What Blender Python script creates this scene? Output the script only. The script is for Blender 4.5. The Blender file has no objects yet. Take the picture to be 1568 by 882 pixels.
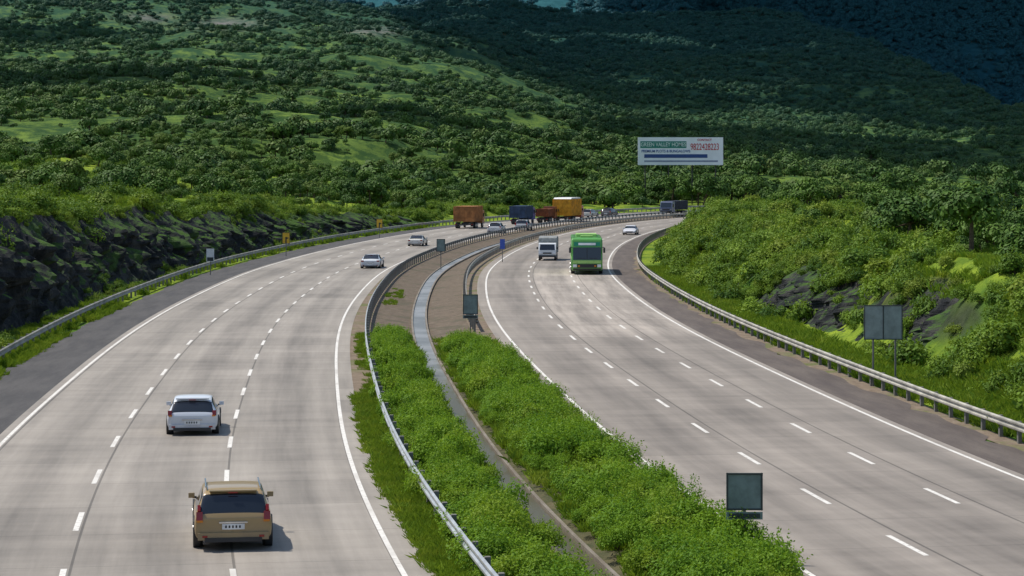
import bpy, math, numpy as np
from mathutils import Vector, Matrix
rng=np.random.default_rng(7)
scn=bpy.context.scene
R=math.radians
# ------------------------------------------------------------------ helpers
def link(o,parent=None):
    scn.collection.objects.link(o)
    if parent: o.parent=parent
    return o
def mk(name,V,F,mats,mi=None,uv=None,smooth=False,do_link=True,parent=None):
    me=bpy.data.meshes.new(name)
    V=np.asarray(V,dtype=np.float32)
    if isinstance(F,np.ndarray):
        n,k=F.shape
        me.vertices.add(len(V)); me.vertices.foreach_set('co',V.ravel())
        me.loops.add(n*k); me.loops.foreach_set('vertex_index',F.astype(np.int32).ravel())
        me.polygons.add(n); me.polygons.foreach_set('loop_start',np.arange(0,n*k,k,dtype=np.int32))
        me.polygons.foreach_set('loop_total',np.full(n,k,dtype=np.int32))
    else:
        me.from_pydata([tuple(map(float,v)) for v in V],[],[tuple(f) for f in F])
    for m in (mats if isinstance(mats,(list,tuple)) else [mats]): me.materials.append(m)
    if mi is not None: me.polygons.foreach_set('material_index',np.asarray(mi,dtype=np.int32))
    me.polygons.foreach_set('use_smooth',np.full(len(me.polygons),bool(smooth)))
    me.update(calc_edges=True)
    if uv is not None:
        l=me.uv_layers.new(name='UVMap')
        vi=np.empty(len(me.loops),dtype=np.int32); me.loops.foreach_get('vertex_index',vi)
        l.data.foreach_set('uv',np.asarray(uv,dtype=np.float32)[vi].ravel())
    me.validate()
    o=bpy.data.objects.new(name,me)
    if do_link: link(o,parent)
    return o
def _h(ix,iy,seed):
    n=(ix*374761393+iy*668265263+seed*1274126177)&0xffffffff
    n=((n^(n>>13))*1274126177)&0xffffffff
    return ((n^(n>>16))&0xffff)/65535.0
def vn(x,y,seed=0):
    x=np.asarray(x,dtype=np.float64); y=np.asarray(y,dtype=np.float64)
    ix=np.floor(x).astype(np.int64); iy=np.floor(y).astype(np.int64)
    fx=x-ix; fy=y-iy; fx=fx*fx*(3-2*fx); fy=fy*fy*(3-2*fy)
    a=_h(ix,iy,seed);b=_h(ix+1,iy,seed);c=_h(ix,iy+1,seed);d=_h(ix+1,iy+1,seed)
    return (a*(1-fx)+b*fx)*(1-fy)+(c*(1-fx)+d*fx)*fy
def fbm(x,y,seed=0,oct=4):
    s=0;a=.5;t=0
    for i in range(oct):
        s=s+a*vn(x*2**i,y*2**i,seed+i*17); t+=a; a*=.5
    return s/t
def ss(x,a,b):
    t=np.clip((x-a)/(b-a),0,1); return t*t*(3-2*t)

# ------------------------------------------------------------------ materials
class NT:
    def __init__(s,name):
        s.m=bpy.data.materials.new(name); s.m.use_nodes=True; s.nt=s.m.node_tree
        s.nt.nodes.clear(); s.out=s.nt.nodes.new('ShaderNodeOutputMaterial')
    def n(s,t,**k):
        nd=s.nt.nodes.new(t)
        for a,b in k.items(): setattr(nd,a,b)
        return nd
    def l(s,a,b): s.nt.links.new(a,b)
    def set(s,inp,v):
        if hasattr(v,'links') or isinstance(v,bpy.types.NodeSocket): s.l(v,inp)
        else: inp.default_value=v
    def math(s,op,a,b=0.0,c=None,clamp=False):
        nd=s.n('ShaderNodeMath',operation=op); nd.use_clamp=clamp
        s.set(nd.inputs[0],a); s.set(nd.inputs[1],b)
        if c is not None: s.set(nd.inputs[2],c)
        return nd.outputs[0]
    def mix(s,f,a,b,mode='MIX'):
        nd=s.n('ShaderNodeMix',data_type='RGBA',blend_type=mode)
        s.set(nd.inputs[0],f)
        for i,v in ((6,a),(7,b)):
            if isinstance(v,tuple): v=tuple(v)+((1.0,) if len(v)==3 else ())
            s.set(nd.inputs[i],v)
        return nd.outputs[2]
    def noise(s,vec,scale,detail=4,rough=.6):
        nd=s.n('ShaderNodeTexNoise'); nd.inputs['Scale'].default_value=scale
        nd.inputs['Detail'].default_value=detail; nd.inputs['Roughness'].default_value=rough
        if vec is not None: s.l(vec,nd.inputs['Vector'])
        return nd.outputs['Fac']
    def ramp(s,f,a,b,lo=0.0,hi=1.0):
        nd=s.n('ShaderNodeMapRange'); nd.interpolation_type='SMOOTHSTEP'
        s.set(nd.inputs[0],f); nd.inputs[1].default_value=a; nd.inputs[2].default_value=b
        nd.inputs[3].default_value=lo; nd.inputs[4].default_value=hi
        return nd.outputs[0]
    def bsdf(s,col,rough=.6,metal=0,spec=.4,bump=None,bstr=.3,bdist=.02):
        b=s.n('ShaderNodeBsdfPrincipled')
        if isinstance(col,tuple): col=tuple(col)+(1.0,)
        s.set(b.inputs['Base Color'],col); s.set(b.inputs['Roughness'],rough)
        b.inputs['Metallic'].default_value=metal; b.inputs['Specular IOR Level'].default_value=spec
        if bump is not None:
            bp=s.n('ShaderNodeBump'); bp.inputs['Strength'].default_value=bstr; bp.inputs['Distance'].default_value=bdist
            s.l(bump,bp.inputs['Height']); s.l(bp.outputs[0],b.inputs['Normal'])
        s.l(b.outputs[0],s.out.inputs[0]); return b
def simple(name,col,rough=.5,metal=0,spec=.4,var=.12,scale=3.0):
    t=NT(name); g=t.n('ShaderNodeTexCoord')
    nz=t.noise(g.outputs['Object'],scale,5)
    c=t.mix(t.ramp(nz,.3,.7),tuple(v*(1-var) for v in col),tuple(v*(1+var) for v in col))
    t.bsdf(c,rough,metal,spec); return t.m
def paintmat(name,col):
    t=NT(name); g=t.n('ShaderNodeTexCoord'); sx=t.n('ShaderNodeSeparateXYZ'); t.l(g.outputs['Object'],sx.inputs[0])
    nz=t.noise(g.outputs['Object'],2.5,4)
    dirt=t.math('MULTIPLY',t.ramp(sx.outputs[2],.75,.2),t.ramp(nz,.25,.8,.3,1.0))
    c=t.mix(t.math('MULTIPLY',dirt,.55),col,(.16,.13,.10))
    b=t.bsdf(c,t.ramp(dirt,0,1,.28,.7),0,.5); b.inputs['Coat Weight'].default_value=.4; return t.m
HAZE=(.017,.088,.092)  # aerial haze painted into base colours of distant ground and trees
FAR_HAZE=(.026,.115,.140)  # bluer haze tint for trees on the farthest mountain
def leafmat(name,dark,light,trans=.25,haze=True,scale=.6):
    t=NT(name); oi=t.n('ShaderNodeObjectInfo'); geo=t.n('ShaderNodeNewGeometry')
    nz=t.noise(geo.outputs['Position'],scale,3)
    f=t.math('ADD',t.math('MULTIPLY',oi.outputs['Random'],.60),t.math('MULTIPLY',t.ramp(nz,.35,.65),.40))
    c=t.mix(f,dark,light)
    ol=t.ramp(t.math('FRACT',t.math('MULTIPLY',oi.outputs['Random'],7.3)),.7,.95,0,.55)
    c=t.mix(ol,c,(light[0]*1.25,light[1]*.98,light[2]*1.3))
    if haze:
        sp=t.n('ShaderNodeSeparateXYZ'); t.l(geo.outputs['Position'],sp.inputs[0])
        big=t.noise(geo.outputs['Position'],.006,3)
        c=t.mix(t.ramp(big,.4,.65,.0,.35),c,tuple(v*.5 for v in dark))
        c=t.mix(t.ramp(sp.outputs[1],450,2700,0.0,.80),c,HAZE)  # haze mixed into leaf colour by world distance
        c=t.mix(t.ramp(sp.outputs[1],3300,3900),c,FAR_HAZE)
    d=t.n('ShaderNodeBsdfPrincipled'); t.l(c,d.inputs['Base Color']); d.inputs['Roughness'].default_value=.6; d.inputs['Specular IOR Level'].default_value=.15
    if trans<=0: t.l(d.outputs[0],t.out.inputs[0]); return t.m
    tr=t.n('ShaderNodeBsdfTranslucent'); t.l(t.mix(.5,c,(light[0]*1.3,light[1]*1.2,light[2])),tr.inputs[0])
    mx=t.n('ShaderNodeMixShader'); mx.inputs[0].default_value=trans
    t.l(d.outputs[0],mx.inputs[1]); t.l(tr.outputs[0],mx.inputs[2]); t.l(mx.outputs[0],t.out.inputs[0]); return t.m

def roadmat(name,base,patch=False):
    t=NT(name); uvn=t.n('ShaderNodeUVMap'); uvn.uv_map='UVMap'
    sp=t.n('ShaderNodeSeparateXYZ'); t.l(uvn.outputs[0],sp.inputs[0]); u,v=sp.outputs[0],sp.outputs[1]
    mp=t.n('ShaderNodeMapping'); mp.inputs['Scale'].default_value=(1,.04,1); t.l(uvn.outputs[0],mp.inputs[0])
    streak=t.noise(mp.outputs[0],1.6,5,.65)
    mp2=t.n('ShaderNodeMapping'); mp2.inputs['Scale'].default_value=(.25,1,1); t.l(uvn.outputs[0],mp2.inputs[0])
    cross=t.noise(mp2.outputs[0],.9,4,.6)
    fine=t.noise(uvn.outputs[0],6,5,.7); big=t.noise(uvn.outputs[0],.12,3)
    lane=t.math('DIVIDE',t.math('SUBTRACT',t.math('ABSOLUTE',u),4.4),3.6)
    fr=t.math('FRACT',lane)
    cen=t.ramp(t.math('ABSOLUTE',t.math('SUBTRACT',fr,.5)),.05,.33,1,0)
    wn=t.n('ShaderNodeTexWhiteNoise'); wn.noise_dimensions='2D'; cb=t.n('ShaderNodeCombineXYZ')
    t.l(t.math('FLOOR',t.math('DIVIDE',v,4.5)),cb.inputs[0]); t.l(t.math('FLOOR',lane),cb.inputs[1]); t.l(cb.outputs[0],wn.inputs[0])
    val=t.math('ADD',.83,t.math('MULTIPLY',wn.outputs[0],.15))
    val=t.math('ADD',val,t.math('MULTIPLY',t.math('SUBTRACT',streak,.5),.78))
    val=t.math('ADD',val,t.math('MULTIPLY',t.math('SUBTRACT',cross,.5),.46))
    val=t.math('ADD',val,t.math('MULTIPLY',t.math('SUBTRACT',big,.5),.45))
    val=t.math('ADD',val,t.math('MULTIPLY',t.math('SUBTRACT',fine,.5),.16))
    val=t.math('SUBTRACT',val,t.math('MULTIPLY',cen,.18))
    jt=t.math('LESS_THAN',t.math('FRACT',t.math('DIVIDE',v,4.5)),.012)
    jl=t.math('LESS_THAN',t.math('ABSOLUTE',t.math('SUBTRACT',fr,.015)),.009)
    j=t.math('MAXIMUM',t.math('MULTIPLY',jt,.28),t.math('MULTIPLY',jl,.5))
    val=t.math('MULTIPLY',val,t.math('SUBTRACT',1,j))
    if patch:
        m=t.math('MULTIPLY',t.ramp(v,118,128),t.ramp(v,205,190)); m=t.math('MULTIPLY',m,t.math('MULTIPLY',t.ramp(u,7.9,8.3),t.ramp(u,15,14)))
        m=t.math('MULTIPLY',m,t.ramp(streak,.3,.6,.5,1))
        val=t.math('MULTIPLY',val,t.math('ADD',1,t.math('MULTIPLY',m,.48)))
    vm=t.n('ShaderNodeVectorMath',operation='SCALE'); vm.inputs[0].default_value=base; t.l(val,vm.inputs[3])
    t.bsdf(vm.outputs[0],.62,0,.35,bump=fine,bstr=.2,bdist=.01); return t.m
def stripmat(name,a,b,sc=1.5,rough=.85,stretch=.15,bump=.3,joint=None,patch=None):
    t=NT(name); uvn=t.n('ShaderNodeUVMap'); uvn.uv_map='UVMap'
    mp=t.n('ShaderNodeMapping'); mp.inputs['Scale'].default_value=(1,stretch,1); t.l(uvn.outputs[0],mp.inputs[0])
    n1=t.noise(mp.outputs[0],sc,6,.7); n2=t.noise(uvn.outputs[0],9,4,.7); n3=t.noise(uvn.outputs[0],.35,4,.7)
    c=t.mix(t.ramp(n1,.3,.7),a,b); c=t.mix(t.ramp(n2,.3,.8,0,.35),c,tuple(v*.6 for v in a))
    if patch: c=t.mix(t.ramp(n3,.50,.62,0,.8),c,patch)
    if joint:
        sp=t.n('ShaderNodeSeparateXYZ'); t.l(uvn.outputs[0],sp.inputs[0])
        jt=t.math('LESS_THAN',t.math('FRACT',t.math('DIVIDE',sp.outputs[1],joint)),.03)
        c=t.mix(t.math('MULTIPLY',jt,.6),c,tuple(v*.4 for v in a))
    t.bsdf(c,rough,0,.3,bump=n2,bstr=bump,bdist=.03); return t.m

M_conc_l=roadmat('concrete_pavement',(.318,.282,.238))
M_conc_r=roadmat('concrete_pavement_worn',(.29,.252,.212),True)
M_asph=stripmat('asphalt_shoulder',(.058,.056,.056),(.10,.094,.09),1.2)
M_asph_r=stripmat('dusty_asphalt_shoulder',(.085,.068,.06),(.145,.12,.10),1.0)
M_dirt=stripmat('dirt_edge',(.15,.11,.075),(.24,.185,.13),2.0,.95,.5,patch=(.10,.12,.03))
M_brown=stripmat('stone_pitching',(.10,.074,.05),(.18,.14,.098),2.2,.9,.6,.6,joint=3.0,patch=(.085,.075,.045))
M_kerb=stripmat('kerb_concrete',(.15,.125,.095),(.27,.24,.20),3.0)
M_soil=stripmat('median_soil',(.045,.055,.02),(.12,.10,.05),2.0,.95,.6,.6)
t=NT('white_road_paint'); g=t.n('ShaderNodeNewGeometry'); n1=t.noise(g.outputs['Position'],5,5,.7); n2=t.noise(g.outputs['Position'],.3,3)
t.bsdf(t.mix(t.math('MAXIMUM',t.ramp(n1,.48,.70,0,.85),t.ramp(n2,.5,.7,0,.5)),(.72,.69,.63),(.39,.35,.30)),.6); M_paint=t.m
t=NT('drain_water'); g=t.n('ShaderNodeNewGeometry'); n1=t.noise(g.outputs['Position'],.25,4); sp=t.n('ShaderNodeSeparateXYZ'); t.l(g.outputs['Position'],sp.inputs[0])
c=t.mix(t.ramp(n1,.38,.62),(.19,.19,.185),(.32,.32,.32)); c=t.mix(t.ramp(sp.outputs[1],112,90),c,(.10,.085,.055))
t.bsdf(c,.3,0,.5); M_water=t.m
M_galv=simple('galvanised_steel',(.46,.47,.46),.38,.5,.5,.2,1.5)
M_galv_old=simple('weathered_steel',(.36,.34,.29),.6,.2,.4,.3,1.2)
M_post=simple('post_steel',(.20,.19,.17),.6,.3)
M_black=simple('black_rubber',(.018,.018,.018),.8)
M_dark=simple('dark_plastic',(.03,.03,.032),.5)
M_glass=simple('window_glass',(.012,.016,.022),.06,0,.8,.05)
M_chrome=simple('chrome',(.55,.55,.55),.2,.9)
M_red=simple('tail_lamp_red',(.26,.012,.01),.15,0,.6)
M_lamp=simple('head_lamp',(.7,.72,.75),.1,0,.8)
M_amber=simple('amber_lamp',(.6,.2,.02),.2)
M_white=simple('white_panel',(.72,.72,.70),.45)
M_signback=simple('sign_back_grey',(.17,.22,.21),.5,.2,.4,.25,2)
M_signdark=simple('sign_frame_dark',(.035,.045,.045),.5)
M_yellow=simple('sign_yellow',(.72,.42,.03),.45)
M_blue=simple('sign_blue',(.05,.10,.42),.45)
M_bark=simple('bark',(.09,.065,.045),.9,0,.2,.3,6)

# ------------------------------------------------------------------ road alignment
P=np.array([(19,-45),(14,-20),(10.5,0),(6.2,26),(1.6,54),(.5,62.3),(-1.0,75),(-2.45,92.6),(-4.0,111.7),(-5.6,140),(-6.3,170),(-6.4,196),
 (-5.1,225),(-2.3,262),(1.0,290),(7.6,331),(18.7,374),(39.5,425),(62,466),(100,520),(160,590),(290,720),(440,850)],float)
yy=np.arange(-40,845,1.0); 
def pchip(x,xp,fp):
    h=np.diff(xp); dl=np.diff(fp)/h; m=np.zeros(len(xp)); m[0]=dl[0]; m[-1]=dl[-1]
    m[1:-1]=(dl[:-1]*h[1:]+dl[1:]*h[:-1])/(h[1:]+h[:-1])
    i=np.clip(np.searchsorted(xp,x)-1,0,len(xp)-2); tt=(x-xp[i])/h[i]
    return (2*tt**3-3*tt**2+1)*fp[i]+(tt**3-2*tt**2+tt)*h[i]*m[i]+(-2*tt**3+3*tt**2)*fp[i+1]+(tt**3-tt**2)*h[i]*m[i+1]
xx=pchip(yy,P[:,1],P[:,0])
k=np.exp(-.5*(np.arange(-30,31)/11.0)**2); k/=k.sum()
xp=np.concatenate([xx[0]+(xx[0]-xx[1])*np.arange(30,0,-1),xx,xx[-1]+(xx[-1]-xx[-2])*np.arange(1,31)])
xx=np.convolve(xp,k,'valid')
dx=np.gradient(xx,yy); arc=np.concatenate([[0],np.cumsum(np.hypot(np.diff(xx),np.diff(yy)))])
arc=arc-np.interp(54,yy,arc)+54
cosg=1/np.sqrt(1+dx**2)
def mpos(s):
    y=np.interp(s,arc,yy); x=np.interp(y,yy,xx); d=np.interp(y,yy,dx); c=1/np.sqrt(1+d*d)
    return x,y,d*c,c
def off(s,d):
    x,y,tx,ty=mpos(s); return x+d*ty, y-d*tx
def lateral(X,Y):
    return (X-np.interp(Y,yy,xx))*np.interp(Y,yy,cosg)
def heading(Y):
    return -math.atan(float(np.interp(Y,yy,dx)))

def sweep(name,prof,s0,s1,step,mat,smooth=False,parent=None,jit=None):
    s=np.arange(s0,s1+1e-6,step); pr=np.array(prof,float); n,m=len(s),len(pr)
    S=np.repeat(s,m); D=np.tile(pr[:,0],n); Z=np.tile(pr[:,1],n)
    if jit: 
        col=np.tile(np.arange(m),n); e=(col==jit[0]); D=D+e*(fbm(S/2.5,S*0+jit[2],5)-.5)*jit[1]
    X,Y=off(S,D); V=np.stack([X,Y,Z],1)
    a=np.arange(n-1)[:,None]*m+np.arange(m-1)[None]; a=a.ravel()
    F=np.stack([a,a+1,a+1+m,a+m],1)
    if prof[0][0]>prof[-1][0]: F=F[:,::-1]
    return mk(name,V,F,mat,uv=np.stack([D,S],1),smooth=smooth,parent=parent)

S0,S1=-30,800
sweep('road',[(-15.75,0),(-11.8,0),(-8.1,0),(-3.75,0)],S0,S1,2,M_conc_l)
sweep('road',[(3.75,0),(7.7,0),(11.1,0),(14.75,0)],S0,S1,2,M_conc_r)
sweep('road_shoulder',[(-18.75,-.02),(-15.74,-.004)],S0,S1,1,M_asph,jit=(0,.7,3))
sweep('road_shoulder',[(14.74,-.004),(16.75,-.02)],S0,S1,1,M_asph_r,jit=(1,1.0,8))
sweep('dirt_edge',[(-3.76,-.006),(-3.3,-.02),(-2.7,-.04)],S0,S1,1,M_dirt)
sweep('dirt_edge',[(2.7,-.04),(3.3,-.02),(3.76,-.006)],S0,S1,1,M_dirt)
sweep('dirt_edge',[(16.5,-.03),(17.3,-.012),(18.0,-.03)],S0,S1,1,M_dirt,jit=(2,1.0,4))
sweep('median_paving',[(-2.72,-.045),(-2.6,-.05),(-.43,-.34)],121,S1,1.5,M_brown)
sweep('median_paving',[(.43,-.34),(2.6,-.05),(2.72,-.045)],121,S1,1.5,M_brown)
sweep('median_soil',[(-2.72,-.045),(-1.6,-.1),(-.43,-.30)],S0,121,1.5,M_soil)
sweep('median_soil',[(.43,-.30),(1.6,-.1),(2.72,-.045)],S0,121,1.5,M_soil)
sweep('drain_channel',[(-.46,-.6),(-.46,-.2),(-.36,-.2),(-.36,-.55),(.36,-.55),(.36,-.2),(.46,-.2),(.46,-.6)],S0,S1,1.5,M_kerb)
sweep('water',[(-.355,-.27),(.355,-.27)],S0,S1,1.5,M_water)
class MB:
    def __init__(s): s.v=[];s.f=[];s.m=[]
    def quad(s,a,m=0):
        i=len(s.v); s.v+=a; s.f.append(tuple(range(i,i+len(a)))); s.m.append(m)
    def box(s,c,sz,m=0,rx=0,rz=0,taper=1.0):
        i=len(s.v); T=Matrix.Translation(c)@Matrix.Rotation(rz,4,'Z')@Matrix.Rotation(rx,4,'X')
        for z in(-.5,.5):
            k=taper if z>0 else 1
            for x,y in((-.5,-.5),(.5,-.5),(.5,.5),(-.5,.5)): s.v.append(tuple(T@Vector((x*sz[0]*k,y*sz[1]*k,z*sz[2]))))
        for f in((0,3,2,1),(4,5,6,7),(0,1,5,4),(1,2,6,5),(2,3,7,6),(3,0,4,7)): s.f.append(tuple(i+q for q in f)); s.m.append(m)
    def cyl(s,c,ax,r,h,m=0,seg=16,r2=None,mcap=None):
        i=len(s.v); r2=r if r2 is None else r2
        rot={'X':Matrix.Rotation(R(90),4,'Y'),'Y':Matrix.Rotation(R(90),4,'X'),'Z':Matrix.Identity(4)}[ax]
        T=Matrix.Translation(c)@rot
        for z,rr in((-h/2,r),(h/2,r2)):
            for q in range(seg):
                a=2*math.pi*q/seg; s.v.append(tuple(T@Vector((rr*math.cos(a),rr*math.sin(a),z))))
        for q in range(seg):
            w=(q+1)%seg; s.f.append((i+q,i+w,i+seg+w,i+seg+q)); s.m.append(m)
        mc=m if mcap is None else mcap
        s.f.append(tuple(i+q for q in range(seg-1,-1,-1))); s.m.append(mc)
        s.f.append(tuple(i+seg+q for q in range(seg))); s.m.append(mc)
    def prism(s,poly,w,m=0,w2=None):
        i=len(s.v); n=len(poly)
        for sx in(-.5,.5):
            for y,z in poly: s.v.append((sx*w,y,z))
        s.f.append(tuple(i+q for q in range(n))); s.m.append(m)
        s.f.append(tuple(i+n+q for q in range(n-1,-1,-1))); s.m.append(m)
        for q in range(n):
            w_=(q+1)%n; s.f.append((i+w_,i+q,i+n+q,i+n+w_)); s.m.append(m)
    def obj(s,name,mats,parent=None,bevel=0,smooth=False):
        o=mk(name,s.v,s.f,mats,mi=s.m,parent=parent,smooth=smooth)
        if bevel:
            b=o.modifiers.new('Bevel','BEVEL'); b.width=bevel; b.segments=2; b.limit_method='ANGLE'
        return o
mb=MB()
def markline(d,s0,s1,w,step=2.0):
    s=s0
    while s<s1-1e-6:
        e=min(s+step,s1)
        a=[off(s,d-w/2),off(s,d+w/2),off(e,d+w/2),off(e,d-w/2)]
        mb.quad([(float(p[0]),float(p[1]),.005) for p in a]); s=e
for d in(-15.4,-4.4,4.4,14.4): markline(d,-30,760,.13)
for d,ph in((-11.8,52.3),(-8.1,51.8),(7.7,54.3),(11.1,62.3)):
    for q in range(-9,80):
        c=ph+8.36*q; markline(d,c-1.5,c+1.5,.14,3.0)
mb.obj('road_markings',[M_paint])

def rail(name,d,face,s0,s1,mat,post=2.0):
    root=bpy.data.objects.new(name,None); link(root)
    f=face*.055
    prof=[(d,.40),(d+f,.44),(d+f,.49),(d,.53),(d,.58),(d+f,.62),(d+f,.67),(d,.71),(d-face*.012,.70),(d-face*.012,.40)]
    sweep('w_beam',prof,s0,s1,2,mat,parent=root)
    m=MB(); s=s0
    while s<s1:
        x,y=off(s,d-face*.11); a=heading(float(y)); m.box((float(x),float(y),.26),(.12,.15,.88),0,rz=a)
        m.box((float(off(s,d-face*.045)[0]),float(off(s,d-face*.045)[1]),.55),(.07,.12,.26),0,rz=a); s+=post
    m.obj('posts',[M_post],root)
    return root
rail('guard_rail',-19.3,1,20,520,M_galv_old)
rail('guard_rail',17.05,-1,20,520,M_galv_old)
rail('guard_rail',-2.95,-1,20,520,M_galv)
rail('guard_rail',2.95,1,126,520,M_galv_old)

# ------------------------------------------------------------------ terrain
def Ht(Y): return np.interp(Y,[0,60,110,150,190,245,300,350,400,460],[6.8,7.0,6.3,5.5,4.9,3.9,2.6,1.5,.6,.3])*(1+.45*(fbm(Y/17,Y*0+3.3,301,3)-.5))
def Hr(Y): return np.interp(Y,[0,60,110,150,200,260,300,350,420,480],[4.2,4.2,3.9,3.4,3.2,3.1,2.8,2.0,.6,.2])
def height(X,Y):
    X=np.asarray(X,float);Y=np.asarray(Y,float)
    d=lateral(X,Y)
    tl=-d-19.3; tr=d-17.05
    n1=fbm(X/14,Y/14,3)-.5; n2=fbm(X/4,Y/4,9,3)-.5
    west=1-ss(X,-40,60)*ss(Y,300,380)
    hl=Ht(Y)*ss(tl,3.4,6.2)*(1+.35*n1)+.085*np.clip(tl-6,0,110)*west*(.6+.8*fbm(X/40,Y/40,31,2))+(n1*2.6+n2*.7)*ss(tl,2,7)+.04*ss(tl,-.6,1)
    rockz=ss(Y,100,108)*(1-ss(Y,146,156))
    sh=1.6+1.5*fbm(Y/9,Y*0,71,2)
    hr=Hr(Y)*(1+.5*n1)*ss(tr,sh+1.6*rockz,8.5)*(1-.8*ss(tr,55,150))+(n1*1.8+n2*.9)*ss(tr,2,6)+.04*ss(tr,-.3,1)
    h=np.where(d<0,hl,hr)
    h=np.where((tl<-.6)&(tr<-.3),np.where(np.abs(d)<3.45,-1.1,-.07),h-.03)
    gA=np.interp(X,[-2500,-900,-450,-250,-97,8,77,114,200,300],[195,165,146,134,120,84,54,38,10,0])
    fA=np.clip((Y-430)/1470,0,1)**1.5*(1-ss(Y,2000,2700))
    A=gA*fA
    gB=np.interp(X,[-2000,-400,0,300,470,610,900,2500],[150,180,183,190,182,156,128,120])
    B=gB*np.clip((Y-980)/1850,0,1)**1.3*(1-.35*ss(Y,2900,3800))
    ax=np.maximum(A,B); dif=np.abs(A-B); ax=ax+6*np.exp(-(dif/14)**2)*ss(ax,2,20)
    rid=(fbm(X/260+.3*fbm(X/90,Y/90,5,2),Y/300,41,4)-.5)*36*ss(Y,700,1500)*ss(ax,8,60)
    C=800*np.clip((Y-3900)/2400,0,1)**1.1*(.85+.3*fbm(X/900,Y/900,55,4))+90*(fbm(X/260,Y/600,65,4)-.5)*ss(Y,3900,4600)
    far=ss(np.maximum(np.abs(tl),0),15,60)*ss(Y,420,620)*(d<0)
    und=(fbm(X/70,Y/70,23,4)-.45)*11*far
    return h+(ax+rid)*np.where(d<0,ss(tl,8,40),0)+C+und
def gx():
    core=np.arange(-52,72,.6); w=[];x=0;st=.6
    while x<4200: st*=1.05; x+=st; w.append(x)
    w=np.array(w); return np.concatenate([-52-w[::-1],core,72+w])
GX=gx(); ys=list(np.arange(-45,460,1.0)); st=1.0
while ys[-1]<7800: st*=1.016 if st<45 else 1; ys.append(ys[-1]+st)
GY=np.array(ys); XX,YY=np.meshgrid(GX,GY); ZZ=height(XX,YY)
V=np.stack([XX.ravel(),YY.ravel(),ZZ.ravel()],1); nx=len(GX); ny=len(GY)
a=(np.arange(ny-1)[:,None]*nx+np.arange(nx-1)[None]).ravel(); F=np.stack([a,a+1,a+1+nx,a+nx],1)
t=NT('grassy_ground'); geo=t.n('ShaderNodeNewGeometry'); pos=geo.outputs['Position']; sp=t.n('ShaderNodeSeparateXYZ'); t.l(pos,sp.inputs[0])
n1=t.noise(pos,.10,5,.6); n2=t.noise(pos,1.3,6,.75); n3=t.noise(pos,.012,4,.6); n4=t.noise(pos,.09,7,.8)
c=t.mix(t.ramp(n1,.34,.56),(.06,.13,.014),(.235,.31,.028))
c=t.mix(t.ramp(n2,.44,.62,0,.65),c,(.05,.11,.014))
cf=t.mix(t.ramp(n4,.45,.60),(.026,.066,.016),(.135,.205,.034)); cf=t.mix(t.ramp(n3,.42,.64,0,.5),cf,(.028,.066,.016))
c=t.mix(t.ramp(sp.outputs[1],420,560),c,cf)
at=t.n('ShaderNodeAttribute'); at.attribute_name='bare'
c=t.mix(t.math('MULTIPLY',at.outputs['Fac'],t.ramp(n4,.35,.6)),c,(.24,.19,.19))
c=t.mix(t.ramp(sp.outputs[1],700,2800,0,.74),c,HAZE)  # distance haze mixed into the ground colour
cfar_haze=t.mix(t.ramp(t.noise(pos,.03,8,.8),.40,.6),(.016,.085,.105),(.030,.125,.150))  # mottled far mountain colour with blue haze painted in
c=t.mix(t.ramp(sp.outputs[1],3300,3900),c,cfar_haze)
ns=t.n('ShaderNodeSeparateXYZ'); t.l(geo.outputs['Normal'],ns.inputs[0])
rk=t.math('MULTIPLY',t.ramp(ns.outputs[2],.72,.60),t.ramp(sp.outputs[1],420,350))
rc=t.mix(t.ramp(n2,.35,.65),(.016,.018,.018),(.05,.055,.035))
c=t.mix(rk,c,rc)
t.bsdf(c,.95,0,.1,bump=n2,bstr=.7,bdist=.4); M_ground=t.m
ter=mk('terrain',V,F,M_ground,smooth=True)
CLR=((345,37,60,9),(575,47,55,7),(230,28,40,7))
bare=np.zeros(len(V))
for (px,py,w,h_) in CLR:
    sx=784+V[:,0]/np.maximum(V[:,1],1)*3600; sy=250-(V[:,2]-9)/np.maximum(V[:,1],1)*3600
    bare=np.maximum(bare,np.exp(-((sx-px)/w)**2-((sy-py)/h_)**2)*(V[:,1]>900))
at_=ter.data.attributes.new('bare','FLOAT','POINT'); at_.data.foreach_set('value',bare.astype(np.float32))

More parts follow.
